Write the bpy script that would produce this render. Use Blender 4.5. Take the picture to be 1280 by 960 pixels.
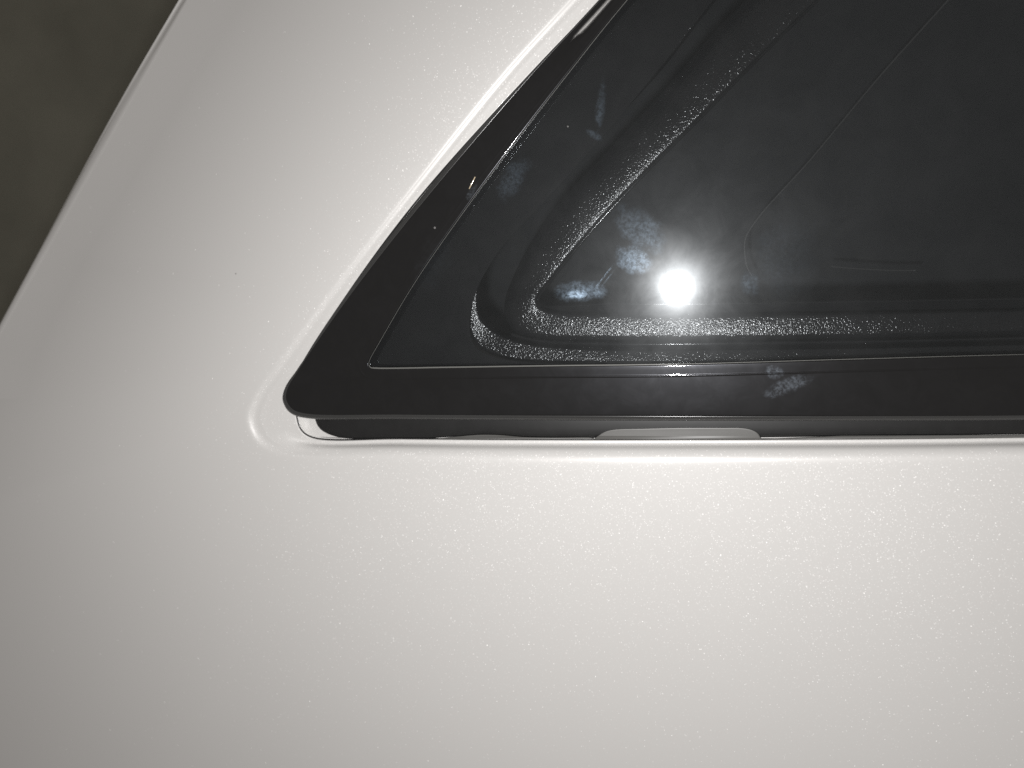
import bpy, bmesh, math, random
import numpy as np
from mathutils import Vector, Matrix

random.seed(4)
scn = bpy.context.scene
for o in list(bpy.data.objects):
    bpy.data.objects.remove(o)

# ------------------------------------------------------------------ camera
# The car's flank is the plane y = 0 (outside is -y), x runs along the car, z is up; 1 unit = 1 m.
D = 0.240                       # camera distance from the flank
FPX = 949.0                     # focal length in pixels of a 1280 px wide picture
FOOT = (878.0, 300.0)           # picture point that the lens faces squarely
CAM = Vector((0, -D, 0))
yaw = math.atan((FOOT[0] - 640) / FPX)
pitch = math.atan((480 - FOOT[1]) / FPX * math.cos(yaw))
fwd = Vector((-math.sin(yaw) * math.cos(pitch), math.cos(yaw) * math.cos(pitch), -math.sin(pitch)))
right = fwd.cross(Vector((0, 0, 1))).normalized()
up = right.cross(fwd).normalized()
cd = bpy.data.cameras.new('camera')
cam = bpy.data.objects.new('camera', cd)
scn.collection.objects.link(cam)
R = Matrix((right, up, -fwd)).transposed().to_4x4()
cam.matrix_world = Matrix.Translation(CAM) @ R
cd.sensor_width = 36.0
cd.lens = 36.0 * FPX / 1280.0
cd.clip_start = 0.005
cd.clip_end = 50
cd.dof.use_dof = True
cd.dof.focus_distance = 0.243
cd.dof.aperture_fstop = cd.lens / 2.6      # 2.6 mm opening, as a phone lens has
scn.camera = cam
scn.render.resolution_x, scn.render.resolution_y = 1024, 768

# ------------------------------------------------------------------ light
world = bpy.data.worlds.new('World')
scn.world = world
world.use_nodes = True
bg = world.node_tree.nodes['Background']
bg.inputs['Color'].default_value = (1.0, 0.945, 0.90, 1)
bg.inputs['Strength'].default_value = 0.20          # dim surroundings

ld = bpy.data.lights.new('phone_torch', 'POINT')
ld.shadow_soft_size = 0.0062
ld.energy = 2.55
ld.color = (1.0, 0.99, 0.985)
torch = bpy.data.objects.new('phone_torch', ld)
torch.location = (-0.0165, -D, -0.0265)
scn.collection.objects.link(torch)

scn.view_settings.view_transform = 'Standard'
scn.view_settings.look = 'None'
scn.view_settings.exposure = 0.0
scn.view_settings.gamma = 1.0
scn.view_settings.use_curve_mapping = False
scn.cycles.transparent_max_bounces = 16
scn.cycles.max_bounces = 10
scn.cycles.use_denoising = False               # keeps paint flakes and plastic grain crisp

# ------------------------------------------------------------------ helpers
def P(px, py, h=0.0):
    """point of the layer lying h mm outside the flank that a picture point shows"""
    d = right * ((px - 640) / FPX) + up * ((480 - py) / FPX) + fwd
    t = (-h / 1000 - CAM.y) / d.y
    return CAM + d * t

NS = 12
def curve(keys, ns=NS):
    """centripetal-ish Catmull-Rom through the keys, the same count of samples per key span"""
    k = np.array(keys, float)
    k = np.vstack([2 * k[0] - k[1], k, 2 * k[-1] - k[-2]])
    out = []
    for i in range(1, len(k) - 2):
        p0, p1, p2, p3 = k[i - 1], k[i], k[i + 1], k[i + 2]
        d01 = max(np.linalg.norm(p1 - p0), 1e-6) ** .5
        d12 = max(np.linalg.norm(p2 - p1), 1e-6) ** .5
        d23 = max(np.linalg.norm(p3 - p2), 1e-6) ** .5
        t0, t1, t2, t3 = 0, d01, d01 + d12, d01 + d12 + d23
        for j in range(ns):
            t = t1 + (t2 - t1) * j / ns
            a1 = (t1 - t) / (t1 - t0) * p0 + (t - t0) / (t1 - t0) * p1
            a2 = (t2 - t) / (t2 - t1) * p1 + (t - t1) / (t2 - t1) * p2
            a3 = (t3 - t) / (t3 - t2) * p2 + (t - t2) / (t3 - t2) * p3
            b1 = (t2 - t) / (t2 - t0) * a1 + (t - t0) / (t2 - t0) * a2
            b2 = (t3 - t) / (t3 - t1) * a2 + (t - t1) / (t3 - t1) * a3
            out.append((t2 - t) / (t2 - t1) * b1 + (t - t1) / (t2 - t1) * b2)
    out.append(k[-2])
    return np.array(out)

def inset(c, d):
    """shift a curve d towards the window's middle (negative: away from it)"""
    t = np.gradient(c, axis=0)
    for _ in range(4):
        t[1:-1] = (t[:-2] + 2 * t[1:-1] + t[2:]) / 4
    t /= np.linalg.norm(t, axis=1)[:, None]
    n = np.stack([t[:, 1], -t[:, 0]], axis=1)      # curve runs top -> corner -> right
    return c + n * np.reshape(d, (-1, 1)) if np.ndim(d) else c + n * d

def lerp(a, b, f):
    return a + (b - a) * f

def mesh_obj(name, verts, faces, mat, parent=None, smooth=True):
    me = bpy.data.meshes.new(name)
    me.from_pydata([tuple(v) for v in verts], [], faces)
    me.update()
    if smooth:
        me.polygons.foreach_set('use_smooth', [True] * len(me.polygons))
    me.materials.append(mat)
    o = bpy.data.objects.new(name, me)
    scn.collection.objects.link(o)
    o.parent = parent
    return o

def strip(rows):
    """rows: list of (curve, h) -> verts, faces; h a number or one per sample"""
    V, F = [], []
    n = len(rows[0][0])
    for c, h in rows:
        hh = np.broadcast_to(np.asarray(h, float), (n,))
        V += [P(c[i][0], c[i][1], hh[i]) for i in range(n)]
    for r in range(len(rows) - 1):
        for i in range(n - 1):
            a = r * n + i
            F.append((a, a + n, a + n + 1, a + 1))
    return V, F

def plate(name, outline, h0, h1, mat, parent):
    """flat plate with a traced outline, from h0 (outer face) to h1 (inner face)"""
    n = len(outline)
    V = [P(x, y, h0) for x, y in outline] + [P(x, y, h0) + Vector((0, (h0 - h1) / 1000, 0)) for x, y in outline]
    F = [tuple(range(n)), tuple(reversed(range(n, 2 * n)))]
    F += [(i, i + n, (i + 1) % n + n, (i + 1) % n) for i in range(n)]
    o = mesh_obj(name, V, F, mat, parent, smooth=False)
    bm = bmesh.new(); bm.from_mesh(o.data)
    bmesh.ops.recalc_face_normals(bm, faces=bm.faces)
    bm.to_mesh(o.data); bm.free()
    return o

def tube(name, pts, radius, mat, parent, seg=8):
    V, F = [], []
    n = len(pts)
    for i, p in enumerate(pts):
        t = (pts[min(i + 1, n - 1)] - pts[max(i - 1, 0)]).normalized()
        a = t.cross(Vector((0, 1, 0))).normalized()
        b = t.cross(a).normalized()
        for k in range(seg):
            w = 2 * math.pi * k / seg
            V.append(p + (a * math.cos(w) + b * math.sin(w)) * radius)
    for i in range(n - 1):
        for k in range(seg):
            F.append((i * seg + k, i * seg + (k + 1) % seg, (i + 1) * seg + (k + 1) % seg, (i + 1) * seg + k))
    F.append(tuple(range(seg)))
    F.append(tuple((n - 1) * seg + k for k in reversed(range(seg))))
    return mesh_obj(name, V, F, mat, parent)

# ------------------------------------------------------------------ materials
class NT:
    def __init__(self, name):
        self.m = bpy.data.materials.new(name); self.m.use_nodes = True
        self.t = self.m.node_tree
        self.t.nodes.clear()
        self.out = self.n('ShaderNodeOutputMaterial')
    def n(self, kind, **kw):
        nd = self.t.nodes.new(kind)
        for k, v in kw.items():
            setattr(nd, k, v)
        return nd
    def put(self, sock, v):
        if isinstance(v, bpy.types.NodeSocket):
            self.t.links.new(v, sock)
        elif isinstance(v, bpy.types.Node):
            self.t.links.new(v.outputs[0], sock)
        else:
            sock.default_value = v
    def math(self, op, a, b=0.0, c=0.0, clamp=False):
        nd = self.n('ShaderNodeMath', operation=op, use_clamp=clamp)
        self.put(nd.inputs[0], a); self.put(nd.inputs[1], b); self.put(nd.inputs[2], c)
        return nd.outputs[0]
    def vec(self, op, a, b=(0, 0, 0), scale=None):
        nd = self.n('ShaderNodeVectorMath', operation=op)
        self.put(nd.inputs[0], a); self.put(nd.inputs[1], b)
        if scale is not None: self.put(nd.inputs['Scale'], scale)
        return nd
    def mix(self, f, a, b):
        nd = self.n('ShaderNodeMixShader')
        self.put(nd.inputs[0], f); self.put(nd.inputs[1], a); self.put(nd.inputs[2], b)
        return nd.outputs[0]
    def add(self, a, b):
        nd = self.n('ShaderNodeAddShader')
        self.put(nd.inputs[0], a); self.put(nd.inputs[1], b)
        return nd.outputs[0]
    def glossy(self, col, rough, normal=None):
        nd = self.n('ShaderNodeBsdfGlossy')
        nd.distribution = 'GGX'
        self.put(nd.inputs['Color'], col); self.put(nd.inputs['Roughness'], rough)
        if normal is not None: self.put(nd.inputs['Normal'], normal)
        return nd.outputs[0]
    def diffuse(self, col, normal=None):
        nd = self.n('ShaderNodeBsdfDiffuse'); self.put(nd.inputs['Color'], col)
        if normal is not None: self.put(nd.inputs['Normal'], normal)
        return nd.outputs[0]
    def coord(self):
        return self.n('ShaderNodeTexCoord').outputs['Object']
    def noise(self, vec, scale, detail=2, rough=.5, dist=0):
        nd = self.n('ShaderNodeTexNoise')
        self.put(nd.inputs['Vector'], vec)
        for k, v in (('Scale', scale), ('Detail', detail), ('Roughness', rough), ('Distortion', dist)):
            self.put(nd.inputs[k], v)
        return nd
    def ramp(self, f, a, b, lo=0.0, hi=1.0):
        nd = self.n('ShaderNodeMapRange', clamp=True)
        nd.interpolation_type = 'SMOOTHSTEP'
        self.put(nd.inputs[0], f)
        for i, v in enumerate((a, b, lo, hi)): self.put(nd.inputs[i + 1], v)
        return nd.outputs[0]
    def facing5(self, normal=None):
        lw = self.n('ShaderNodeLayerWeight'); lw.inputs['Blend'].default_value = 0.5
        if normal is not None: self.put(lw.inputs['Normal'], normal)
        return self.math('POWER', lw.outputs['Facing'], 5.0)
    def done(self, s):
        self.put(self.out.inputs['Surface'], s)
        return self.m

def schlick(t, f0, normal=None):
    return t.math('MULTIPLY_ADD', t.facing5(normal), 1 - f0, f0)

def specks(t, co, s, scale, amount):
    """sparse grains of pale dust lying on a surface"""
    v = t.n('ShaderNodeTexVoronoi'); v.feature = 'F1'
    t.put(v.inputs['Vector'], co); t.put(v.inputs['Scale'], scale)
    sep = t.n('ShaderNodeSeparateColor'); t.put(sep.inputs[0], v.outputs['Color'])
    size = t.math('MULTIPLY', t.math('POWER', sep.outputs[0], 4.0), .035)
    m = t.math('MULTIPLY', t.math('LESS_THAN', v.outputs['Distance'], size), amount)
    return t.mix(m, s, t.diffuse((.38, .37, .36, 1)))

def pearl_paint():
    t = NT('pearl_white_paint')
    co = t.coord()
    geo = t.n('ShaderNodeNewGeometry')
    def flakes(scale, spread, rough, col):
        v = t.n('ShaderNodeTexVoronoi'); v.feature = 'F1'
        t.put(v.inputs['Vector'], co); t.put(v.inputs['Scale'], scale)
        c = t.vec('SUBTRACT', v.outputs['Color'], (.5, .5, .5))
        c = t.vec('SCALE', c.outputs[0], scale=spread)
        nn = t.vec('NORMALIZE', t.vec('ADD', geo.outputs['Normal'], c.outputs[0]).outputs[0])
        return t.glossy(col, rough, nn.outputs[0])
    base = t.diffuse((.725, .712, .690, 1))
    lobe = t.glossy((.64, .63, .625, 1), 0.42)
    s = t.mix(0.12, base, lobe)
    s = t.mix(0.012, s, t.glossy((.9, .89, .88, 1), 0.24))
    s = t.mix(0.017, s, flakes(3500, .9, .32, (.95, .94, .93, 1)))
    s = t.mix(0.0017, s, flakes(2900, 1.35, .16, (1.0, .98, .95, 1)))
    v = t.n('ShaderNodeTexVoronoi'); v.feature = 'F1'
    t.put(v.inputs['Vector'], co); t.put(v.inputs['Scale'], 32)
    s = t.mix(t.ramp(v.outputs['Distance'], .006, .016, .55, 0.0), s, t.diffuse((.10, .09, .08, 1)))    # grime specks
    s = t.mix(schlick(t, 0.04), s, t.glossy((1, 1, 1, 1), 0.03))
    return t.done(s)

# grease smears on the glass: centre (picture point), half axes mm, tilt deg, strength
SMEARS = [((724, 364), 9, 3.6, 4, 1.0), ((720, 368), 4, 1.5, 6, 4.0), ((752, 349), 6.5, .07, 53, 2.2), ((757, 351), 5.5, .05, 53, 1.6), ((790, 325), 6.5, 4.5, -25, .55), ((798, 285), 11, 5.5, -38, .26),
          ((640, 222), 4, 8, -30, 1.5), ((750, 130), 1.4, 8, -6, 1.6), ((742, 168), 3, 1.2, -30, 1.3),
          ((985, 482), 8, 2.6, 25, 1.3), ((968, 464), 3, 2.4, 0, 1.1), ((590, 240), 1.2, 3, -35, 2.0),
          ((938, 355), 3, 4, 0, .16), ((985, 320), 10, 14, 0, .07), ((540, 330), 6, 12, -25, .25)]

def smear_mask(t, co):
    sep = t.n('ShaderNodeSeparateXYZ'); t.put(sep.inputs[0], co)
    x, z = sep.outputs[0], sep.outputs[2]
    wob = t.noise(co, 260, 4, .65)
    total = None
    for (px, py), a, b, deg, w in SMEARS:
        c = P(px, py, -1.2)
        ca, sa = math.cos(math.radians(deg)), math.sin(math.radians(deg))
        dx = t.math('SUBTRACT', x, c.x); dz = t.math('SUBTRACT', z, c.z)
        u = t.math('DIVIDE', t.math('ADD', t.math('MULTIPLY', dx, ca), t.math('MULTIPLY', dz, sa)), a / 1000)
        q = t.math('DIVIDE', t.math('SUBTRACT', t.math('MULTIPLY', dz, ca), t.math('MULTIPLY', dx, sa)), b / 1000)
        r2 = t.math('ADD', t.math('MULTIPLY', u, u), t.math('MULTIPLY', q, q))
        r2 = t.math('ADD', r2, t.math('MULTIPLY', t.math('SUBTRACT', wob.outputs[0], .5), 2.2))
        m = t.math('MULTIPLY', t.ramp(r2, 0.0, 1.1, 1.0, 0.0), w)
        total = m if total is None else t.math('ADD', total, m)
    fine = t.noise(co, 900, 5, .7, .4)
    smear = t.math('MULTIPLY', total, t.ramp(fine.outputs[0], .36, .68, .08, 1.0))
    return smear

def gloss_black(name, alb, rough=.06, haze=.25, hazew=.024):
    t = NT(name)
    co = t.coord()
    n = t.noise(co, 60, 4, .6)
    r = t.ramp(n.outputs[0], .3, .8, rough * .7, rough * 1.5)
    s = t.diffuse(alb + (1,))
    dirt = t.noise(co, 110, 6, .7, .8)
    s = t.mix(t.ramp(dirt.outputs[0], .35, .75, hazew * .85, hazew * 1.25), s, t.glossy((.9, .92, 1, 1), haze))
    s = t.mix(t.math('MULTIPLY', smear_mask(t, co), .06, clamp=True), s, t.glossy((.75, .86, 1.0, 1), .34))
    s = specks(t, co, s, 70, .45)
    s = t.mix(schlick(t, 0.03), s, t.glossy((1, 1, 1, 1), r))
    return t.done(s)

def plain(name, alb, rough=.5, spec=.04, ns=None, var=.0):
    t = NT(name)
    col = alb + (1,)
    if var:
        n = t.noise(t.coord(), ns, 4, .6)
        mx = t.n('ShaderNodeMix', data_type='RGBA')
        t.put(mx.inputs[0], n.outputs[0])
        t.put(mx.inputs[6], tuple(c * (1 - var) for c in alb) + (1,))
        t.put(mx.inputs[7], tuple(c * (1 + var) for c in alb) + (1,))
        col = mx.outputs[2]
    s = t.mix(schlick(t, spec), t.diffuse(col), t.glossy((1, 1, 1, 1), rough))
    return t.done(s)

def grained_plastic():
    t = NT('grained_black_plastic')
    co = t.coord()
    v = t.n('ShaderNodeTexVoronoi'); v.feature = 'SMOOTH_F1'
    t.put(v.inputs['Vector'], co); t.put(v.inputs['Scale'], 1700)
    n = t.noise(co, 2300, 1, .5)
    h = t.math('ADD', v.outputs['Distance'], n.outputs[0])
    b = t.n('ShaderNodeBump'); b.inputs['Strength'].default_value = 1.0
    b.inputs['Distance'].default_value = 0.000098
    t.put(b.inputs['Height'], h)
    s = t.mix(schlick(t, 0.05, b.outputs[0]), t.diffuse((.010, .010, .011, 1), b.outputs[0]),
              t.glossy((1, 1, 1, 1), .17, b.outputs[0]))
    return t.done(s)

def glass():
    t = NT('tinted_glass')
    co = t.coord()
    smear = smear_mask(t, co)
    # thin even dust with cloudy wipe marks
    cloud = t.noise(co, 75, 6, .68, .5)
    dust = t.ramp(cloud.outputs[0], .3, .75, .7, 1.4)
    trans = t.n('ShaderNodeBsdfTransparent'); trans.inputs[0].default_value = (.82, .83, .835, 1)
    s = t.mix(t.math('MULTIPLY', dust, .0022), trans.outputs[0], t.glossy((.93, .97, 1, 1), .40))
    s = t.mix(t.math('MULTIPLY', dust, .0048), s, t.glossy((.95, .98, 1, 1), .20))
    s = t.mix(t.math('MULTIPLY', dust, .003), s, t.diffuse((.5, .5, .5, 1)))
    s = t.mix(t.math('MULTIPLY', smear, .045, clamp=True), s, t.glossy((.62, .80, 1.0, 1), .30))
    s = t.mix(schlick(t, .036), specks(t, co, s, 95, .5), t.glossy((.90, .97, 1, 1), .035))
    return t.done(s)

M_paint = pearl_paint()
M_frame = gloss_black('gloss_black_moulding', (.008, .0078, .0076))
M_frit = plain('black_frit', (.008, .008, .009), .4, .015)
M_glass = glass()
M_grain = grained_plastic()
M_lip = plain('satin_black_lip', (.012, .012, .013), .11, .05)
M_bevel = plain('bevel_highlight_grey', (.040, .040, .039), .22, .05)  # paler than the moulding: the lip's highlight is put into its colour
M_rubber = plain('black_rubber', (.012, .012, .012), .38, .04, 250, .35)
M_grey = plain('gap_grey', (.115, .113, .107), .40, .04, 180, .12)
M_dark = plain('cabin_cloth', (.012, .013, .015), .6, .03)
M_chip = plain('bare_chip', (.75, .62, .42), .2, .3)
M_highlight = plain('lining_highlight_grey', (.06, .06, .06), .4, .04)  # lightened so the thin cabin lines read as highlights
M_edge = plain('edge_highlight_grey', (.16, .16, .15), .30, .05)  # grey stands in for the highlight on the step round the pane
M_wall = plain('dark_wall', (.205, .198, .160), .8, .02, 9, .3)

# ------------------------------------------------------------------ traced outlines (picture points)
B0 = curve([(1500, -850), (805, -103), (712, 0), (627, 94), (502, 250), (408, 371), (342, 462), (319, 496), (310, 524),
            (321, 551), (350, 566), (500, 571), (640, 574), (850, 574), (1100, 573), (1280, 570), (2600, 548)])
G0 = curve([(1500, -830), (830, -98), (743, 0), (660, 90), (526, 247), (430, 370), (368, 460), (354, 484), (352, 500),
            (361, 515), (378, 522), (500, 524), (640, 525), (850, 526), (1100, 526), (1280, 525), (2600, 503)])
B1 = curve([(1506, -826), (834, -95), (747, 3), (662, 92), (523, 247), (431, 371), (372, 466), (368, 490), (369, 515),
            (376, 538), (392, 548), (500, 549), (640, 550), (850, 550), (1100, 549), (1280, 547), (2600, 525)])
G1 = curve([(1560, -800), (871, -97), (784, 0), (715, 86), (605, 230), (520, 351), (472, 432), (463, 448), (461, 454),
            (463, 459), (470, 460), (560, 459), (690, 457), (850, 455), (1060, 449), (1280, 443), (2600, 416)])
OUT = curve([(900, -1500), (-100, -900), (-400, -600), (-600, -300), (-700, 0), (-760, 200), (-800, 400), (-800, 600),
             (-800, 900), (-700, 1200), (-400, 1500), (200, 1600), (640, 1600), (850, 1600), (1150, 1600), (1400, 1600), (2700, 1600)])
C0 = curve([(1640, -600), (1110, -85), (1035, -15), (950, 68), (870, 150), (800, 220), (735, 290), (690, 345), (670, 374),
            (673, 384), (692, 391), (760, 394), (850, 395), (950, 394), (1100, 392), (1280, 389), (2600, 366)])
C1 = curve([(1610, -640), (1065, -125), (995, -55), (905, 28), (832, 112), (760, 190), (690, 266), (645, 342), (632, 384),
            (641, 411), (678, 422), (760, 424), (850, 424), (950, 423), (1100, 421), (1280, 417), (2600, 393)])
C2I = curve([(1600, -680), (1040, -160), (960, -80), (890, 2), (815, 97), (727, 186), (645, 262), (604, 330), (597, 392),
             (614, 413), (652, 429), (760, 438), (850, 438), (950, 437), (1100, 435), (1280, 431), (2600, 407)])
C2O = curve([(1580, -700), (1020, -185), (940, -105), (870, -24), (796, 66), (700, 165), (618, 255), (594, 328), (587, 399),
             (597, 429), (632, 446), (760, 451), (850, 451), (950, 450), (1100, 447), (1280, 442), (2600, 416)])

# ------------------------------------------------------------------ the car
car = bpy.data.objects.new('car', None)
scn.collection.objects.link(car)
car['label'] = 'pearl white car flank with a black-framed dark rear side window'
car['category'] = 'car'
car.empty_display_size = .1

# --- body panel: outer skin, pressed step round the window opening, rolled left edge
def outer_h(dpx, k):
    d = max(0.0, dpx - 10) * 0.00025
    return -1000 * (d * d * k + d * d / (d + .012) * .05 * k)
rows = []
n = len(B0)
KC = np.interp(np.arange(n), [0, 60, 96, 125, n], [3.4, 3.0, .7, .10, .10])    # the pillar is rounded, the flank below nearly flat
base10 = inset(B0, -14)
for f in (1, .8, .62, .5, .4, .32, .25, .19, .14, .10, .065, .035, .015):
    c = lerp(base10, OUT, f)
    rows.append((c, np.array([outer_h(np.linalg.norm(c[i] - B0[i]), KC[i]) for i in range(n)])))
_d = np.linspace(-6, 80, 861)
_u = np.clip((_d + 4) / 8, 0, 1)
_h = -np.cumsum(.56 * _u * _u * (3 - 2 * _u) * np.exp(-np.maximum(0, _d - 3) / 6.5)) * .1 * .25
def crest(d):
    return np.interp(d, _d, _h) + np.clip(np.asarray(d, float) - 9, 0, 7) * .25 * .12 - np.maximum(0, np.asarray(d, float) - 16) * .25 * .07
kb = np.interp(np.arange(n), [0, 104, 130, n], [0, 0, 1, 1])
kp = np.interp(np.arange(n), [0, 66, 94, n], [.68, .68, 1.12, 1.12])
for d_, h_ in ((12, -.002), (8, -.012), (5, -.04), (2.5, -.09)):
    rows.append((inset(B0, -d_), h_ * kb + crest(-d_) * kp * (1 - kb)))
fs = [0, .06, .12, .18, .24, .30, .38, .46, .55, .63, .70, .78, .86, .92, .96, .985]
hb = [-.20, -.31, -.44, -.60, -.79, -1.00, -1.33, -1.72, -2.28, -3.02, -3.9, -4.55, -4.78, -4.85, -4.9, -5.0]    # sill below the window
for f in sorted(fs + [.03, .09, .15, .21, .27, .34, .42]):
    c = lerp(B0, B1, f)
    d = np.linalg.norm(c - B0, axis=1)
    h1 = np.interp(f, fs, hb)
    h2 = crest(d) * kp                              # pillar side and corner
    rows.append((c, h1 * kb + h2 * (1 - kb)))
he = crest(np.linalg.norm(B1 - B0, axis=1)) * kp - .12
rows += [(B1, -5.2 * kb + he * (1 - kb)), (inset(B1, .25), -5.5), (inset(B1, .3), -9.0)]
V, F = strip(rows)
me = bpy.data.meshes.new('quarter_panel')
me.from_pydata([tuple(v) for v in V], [], F)
bm = bmesh.new(); bm.from_mesh(me)
a, b = P(237, 0), P(11, 402)
ln = (b - a).normalized()
nrm = ln.cross(Vector((0, 1, 0))).normalized()
if nrm.x > 0: nrm = -nrm                       # points away from the panel
cutn = (a - CAM).cross(b - CAM).normalized()
if cutn.dot(nrm) < 0: cutn = -cutn
res = bmesh.ops.bisect_plane(bm, geom=bm.verts[:] + bm.edges[:] + bm.faces[:], plane_co=a, plane_no=cutn, clear_outer=True)
cut = sorted((v for v in res['geom_cut'] if isinstance(v, bmesh.types.BMVert)), key=lambda v: v.co.dot(ln))
E = curve([(480, -430), (310, -140), (224, 1), (151, 123), (74, 261), (2, 395), (-60, 510), (-480, 1240), (-1200, 2500)], 30)
Ew = [P(x, y, -2.8) for x, y in E]
Ek = [v.dot(ln) for v in Ew]
Eo = [(v - a).dot(nrm) for v in Ew]
ring = cut
for f, h, lip, hs in ((.12, .10, 0, .06), (.24, .40, 0, .22), (.36, .85, 0, .5), (.48, 1.4, 0, .9), (.60, 1.95, 0, 1.4), (.70, 2.35, 0, 2.0), (.78, 2.6, 0, 2.6), (.84, 2.75, 0.02, 3.2),
                      (.90, 2.8, .15, 3.8), (.95, 2.85, .30, 4.4), (.98, 3.0, .33, 4.9), (1.01, 3.3, .2, 5.6), (1.03, 3.9, .05, 6.3), (1.05, 5, 0, 8), (1.05, 16, 0, 16)):
    new = []
    for v in cut:
        sc = (v.co.y + D) / D
        s = (CAM + (v.co - CAM) / sc).dot(ln)
        w = np.interp(s, Ek, Eo) * sc
        k = np.clip(np.interp(s, [P(224, 1).dot(ln), P(20, 370).dot(ln)], [1, 0]), 0, 1)
        new.append(bm.verts.new(v.co + nrm * (w * f) + Vector((0, ((h - lip) * k + hs * (1 - k)) / 1000, 0))))
    for i in range(len(ring) - 1):
        bm.faces.new((ring[i], ring[i + 1], new[i + 1], new[i]))
    ring = new
bmesh.ops.recalc_face_normals(bm, faces=bm.faces)
for f in bm.faces: f.smooth = True
bm.to_mesh(me); bm.free()
me.materials.append(M_paint)
panel = bpy.data.objects.new('quarter_panel', me)
scn.collection.objects.link(panel); panel.parent = car

# --- pressed flange behind the window, its dark seam
mesh_obj('seam', *strip([(inset(B1, .3), -5.7), (inset(B1, 1.0), -5.8), (inset(B1, 1.9), -5.9), (inset(B1, 2.1), -7)]), M_rubber, panel)

# --- foam seal under the frame, wavy lower edge
def wavy(xa):
    return np.interp(xa, [400, 440, 540, 570, 600, 625, 655, 690, 745, 960, 1020, 1100, 1280, 2600],
                     [0, .3, .8, 3.2, 5.6, 5.2, 2.6, 1.6, 1.6, 2, 2.8, 3.6, 3.2, 3])
S0 = curve([(1512, -815), (845, -85), (757, 12), (672, 104), (540, 262), (446, 386), (398, 470), (391, 495), (393, 521),
            (400, 536), (424, 547), (500, 548.4), (640, 549), (850, 549), (1100, 548), (1280, 546), (2600, 524)])
S0 = S0 - np.stack([np.zeros(n), wavy(S0[:, 0])], axis=1) * (S0[:, 1:2] > 540)
ks = np.interp(np.arange(n), [0, 80, 112, n], [.42, .42, 1, 1])
seal = mesh_obj('seal', *strip([(S0, -8), (S0, -6.1), (inset(S0, .6), -5.8), (inset(S0, 1.8), -5.6), (inset(S0, 5 * ks), -5.45), (inset(S0, 12 * ks), -5.4),
                                (inset(S0, 24 * ks), -5.4), (inset(S0, 30 * ks), -5.5), (inset(S0, 31 * ks), -8)]), M_rubber, car)
flange = mesh_obj('window_flange', *strip([(inset(B1, 1.6), -6.0), (inset(B1, 4), -6.1), (lerp(B1, S0, .6), -6.2), (S0, -6.25), (inset(S0, 2), -6.3), (inset(S0, 2.5), -9)]), M_paint, panel)
# --- grey clip and grey beads showing at the foot of the gap
cl = [(742, 549.2), (748, 544.5), (756, 539.5), (768, 536.8), (800, 535.8), (850, 534.6), (900, 534.6), (930, 535.0), (941, 537.5), (948, 542), (952, 549.2)]
cl = [tuple(p) for p in curve(cl, 4)]
def pillow(name, outline, hs, mat, parent):
    """raised tab: the outline stepped inwards while it rises"""
    o = np.array(outline); c = o.mean(axis=0)
    V, F = [], []; m = len(o)
    for f, h in hs:
        V += [P(*(c + (q - c) * np.array([1 - (1 - f) * .15, f])), h) for q in o]
    for r in range(len(hs) - 1):
        F += [(r * m + i, r * m + (i + 1) % m, (r + 1) * m + (i + 1) % m, (r + 1) * m + i) for i in range(m)]
    F.append(tuple((len(hs) - 1) * m + i for i in range(m)))
    ob = mesh_obj(name, V, F, mat, parent)
    b_ = bmesh.new(); b_.from_mesh(ob.data); bmesh.ops.recalc_face_normals(b_, faces=b_.faces); b_.to_mesh(ob.data); b_.free()
    return ob
pillow('clip', cl, ((1, -7), (1, -5.3), (.97, -5.0), (.92, -4.88), (.85, -4.85), (.6, -4.84)), M_grey, car)
hp = [(540, 549), (570, 545.8), (600, 543.4), (625, 543.8), (655, 546.4), (690, 547.4), (742, 547.6), (742, 549)]
pillow('grey_bead', [tuple(p) for p in curve(hp, 4)], ((1, -7), (1, -5.5), (.8, -5.35)), M_grey, car)
hp = [(955, 549), (1000, 547), (1050, 544.6), (1120, 544.4), (1280, 543.4), (1700, 540), (1700, 543), (1280, 547.2), (1100, 548.8)]
pillow('grey_bead', hp, ((1, -7), (1, -5.5), (.8, -5.35)), M_grey, car)

# --- the window: moulding, pane, frit, painted highlight line
RD = inset(G1, np.interp(np.arange(n), [0, 24, 60, 108, 120, 144, 192], [-5, -5, -11, -13, -13, -14, -16]))
kr = np.interp(np.arange(n), [0, 100, 112, n], [.1, .1, 1, 1])
frame = mesh_obj('quarter_window', *strip([
    (inset(G0, 10), -5.2), (inset(G0, 2.0), -5.1), (inset(G0, 1.2), -4.4), (inset(G0, 1.0), -2.2), (inset(G0, 5.2), -1.0), (inset(G0, 5.6), -.84), (inset(G0, 6.4), -.78), (inset(G0, 8), -.76), (inset(G0, 14), -.74),
    (lerp(G0, RD, .5), -.70), (inset(RD, -6), -.68), (inset(RD, -2.0), -.68), (inset(RD, -1.2), -.68), (inset(RD, -.8), -.68 + .06 * kr), (inset(RD, -.3), -.68 + .12 * kr), (inset(RD, .3), -.68 + .12 * kr),
    (inset(RD, .8), -.68 + .06 * kr), (inset(RD, 1.2), -.68), (inset(RD, 1.8), -.68), (lerp(RD, G1, .5), -.68), (inset(G1, -2.4), -.68), (inset(G1, -1.6), -.69), (inset(G1, -1.3), -.74), (inset(G1, -1.1), -.95), (inset(G1, -1.0), -3.0)]), M_frame, car)
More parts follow.
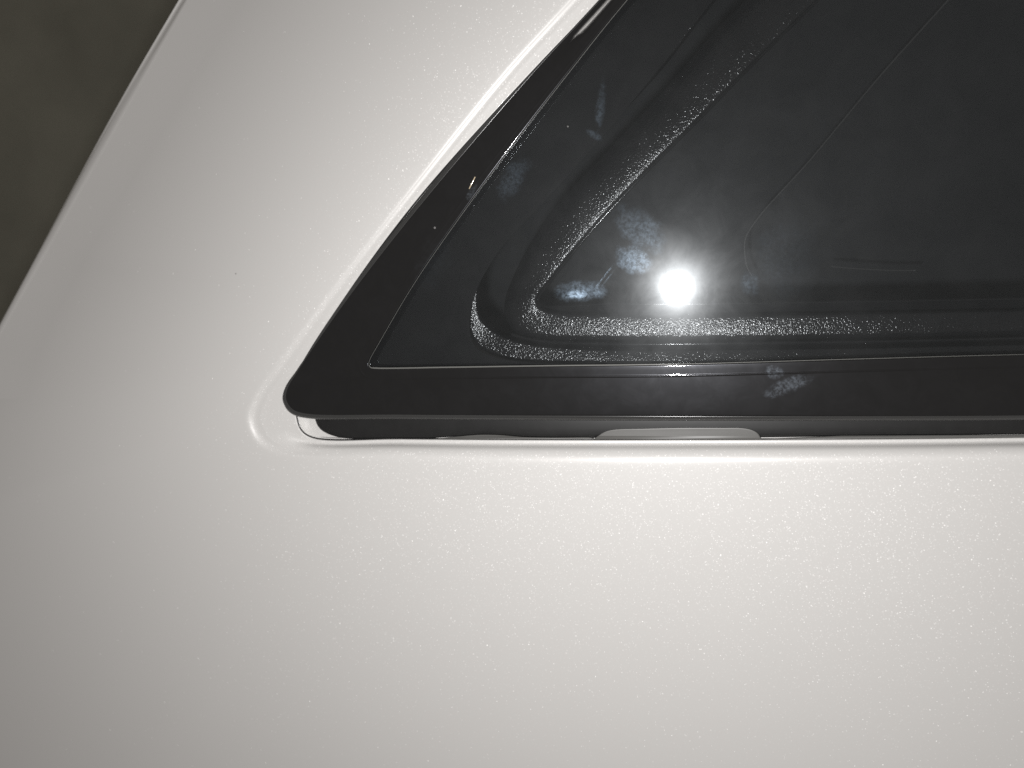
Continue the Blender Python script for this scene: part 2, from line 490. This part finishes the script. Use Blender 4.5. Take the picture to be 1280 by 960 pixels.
mesh_obj('frame_lip', *strip([(inset(G0, 1.5), -5.0), (inset(G0, .4), -4.9), (G0, -4.4), (G0, -2.3), (inset(G0, .4), -1.9), (inset(G0, 1.4), -1.5), (inset(G0, 3.2), -1.08), (inset(G0, 4.6), -.86), (inset(G0, 5.4), -.80), (inset(G0, 6.0), -.9)]), M_bevel, frame)
frame['label'] = 'gloss black moulding round the dark side window'
ke = np.interp(np.arange(n), [0, 60, 100, 118, n], [.6, .3, .3, 1, .3])  # narrows the painted highlight line where it should look dimmer
ke[118:156] = 1
mesh_obj('edge_highlight', *strip([(inset(G1, -1.1 * ke), -1.4), (inset(G1, -.9 * ke), -.80), (inset(G1, -.3 * ke), -.72), (inset(G1, .4 * ke), -.76), (inset(G1, .9 * ke), -1.0), (inset(G1, 1.0 * ke), -1.5)]), M_edge, frame)  # grey bead paints the highlight along the moulding's inner step
ch = [P(x, y, -.70) for x, y in ((594, 221), (591.5, 226), (589, 231), (586.5, 236))]
tube('paint_chip', ch, .0002, M_chip, frame, 6)
po = inset(G1, -3)
far = np.array([[2300., -330.]])
pane = mesh_obj('pane', *strip([(po, -4.7), (po, -1.2)]), M_glass, frame, False)
me = pane.data
me.materials.append(M_frit)
bm = bmesh.new(); bm.from_mesh(me); bm.verts.ensure_lookup_table()
for k, h in ((0, -4.7), (1, -1.2)):
    fv = bm.verts.new(P(far[0][0], far[0][1], h))
    bm.verts.ensure_lookup_table()
    for i in range(n - 1):
        bm.faces.new((bm.verts[k * n + i], bm.verts[k * n + i + 1], fv))
for f_ in bm.faces: f_.material_index = 1 if len(f_.verts) == 4 else 0     # blackened rim
bmesh.ops.recalc_face_normals(bm, faces=bm.faces)
bm.to_mesh(me); bm.free()
FI = curve([(1600, -710), (1045, -165), (960, -82), (890, 0), (822, 88), (752, 172), (682, 250), (622, 316), (589, 384),
            (593, 432), (629, 449), (760, 454), (850, 454), (950, 453), (1100, 449), (1280, 443.5), (2600, 417)])
mesh_obj('frit_band', *strip([(inset(G1, -6), -5.1), (inset(G1, -6), -4.9), (lerp(G1, FI, .5), -4.9), (FI, -4.9), (FI, -5.1)]), M_frit, frame, False)

# --- cabin side: trim surround seen through the glass
kc = np.interp(np.arange(n), [0, 84, 96, 108, 120, 132, n], [0, .3, .45, .8, .5, .75, 1.05])
trim = mesh_obj('trim_surround', *strip([
    (inset(C2O, -40), -24), (inset(C2O, -8), -16.0), (inset(C2O, -3), -13.3), (inset(C2O, -1), -12.95), (C2O, -12.8), (lerp(C2O, C2I, .08), -12.85), (lerp(C2O, C2I, .3), -12.8 - .33 * kc), (lerp(C2O, C2I, .6), -12.8 - .72 * kc), (lerp(C2O, C2I, .9), -12.8 - 1.13 * kc), (lerp(C2O, C2I, .97), -12.8 - 1.24 * kc), (C2I, -12.9 - 1.3 * kc), (inset(C2I, 1), -15.8),
    (inset(C2I, 3), -17)]), M_grain, car)
CL = lerp(C2I, C1, .55)[112:]
mesh_obj('lip', *strip([(inset(CL, -3.2), -17), (inset(CL, -2.6), -14.6), (inset(CL, -1.4), -14.0), (CL, -13.8), (inset(CL, 1.4), -14.0), (inset(CL, 2.6), -14.6),
                        (inset(CL, 3.2), -17)]), M_lip, trim)
kd = np.interp(np.arange(n), [0, 88, 116, n], [1, 1, 0, 0])      # 1 along the slanting side
def hm(a_, b_): return a_ * (1 - kd) + b_ * kd
mesh_obj('inner_band', *strip([
    (inset(C1, -1.5), -18), (inset(C1, -1.0), hm(-15.5, -17.5)), (C1, hm(-15.05, -17.0)), (lerp(C1, C0, .2), hm(-15.06, -15.95)), (lerp(C1, C0, .45), hm(-15.18, -15.4)), (lerp(C1, C0, .75), hm(-15.44, -15.04)),
    (lerp(C1, C0, .90), hm(-15.62, -14.98)), (lerp(C1, C0, .96), hm(-15.75, -15.02)), (C0, hm(-16.0, -15.2)), (inset(C0, 1), hm(-16.6, -15.7)), (inset(C0, 2), -24)]), M_grain, trim)
LE = inset(C0, np.interp(np.arange(n), [0, 90, 110, 132, 192], [3, 3, 3, 15, 16]))
mesh_obj('ledge', *strip([(inset(LE, -14), -26), (inset(LE, -1.5), -24.2), (inset(LE, -.5), -24), (inset(LE, .4), -24.2), (inset(LE, 1.2), -25.2), (inset(LE, 1.4), -60)]), M_lip, trim)
lining = plate('cabin_lining', [(300, -1500), (3400, -1500), (3400, 900), (300, 900)], -95, -100, M_dark, car)
K = curve([(1330, -165), (1185, 0), (1100, 95), (1010, 203), (948, 272), (932, 298), (931, 318), (934, 334), (940, 345)], 10)
tube('lining_highlight', [P(x, y, -60) for x, y in K], .00035, M_highlight, lining)  # grey tube paints the thin highlight along an edge of the lining
K = curve([(1035, 333), (1060, 335), (1090, 337), (1120, 338), (1145, 338)], 6)
tube('lining_highlight', [P(x, y, -60) for x, y in K], .0003, M_highlight, lining)  # short grey tube added as a painted glint

# ------------------------------------------------------------------ background beyond the panel's edge
c0 = P(100, 150, -520)
w = .9
wall = mesh_obj('wall', [c0 + Vector((dx, dy, dz)) for dx, dy, dz in ((-w, -.25, -w), (.35, .1, -w), (.35, .1, w), (-w, -.25, w))], [(0, 1, 2, 3)], M_wall, None, False)
wall['kind'] = 'structure'
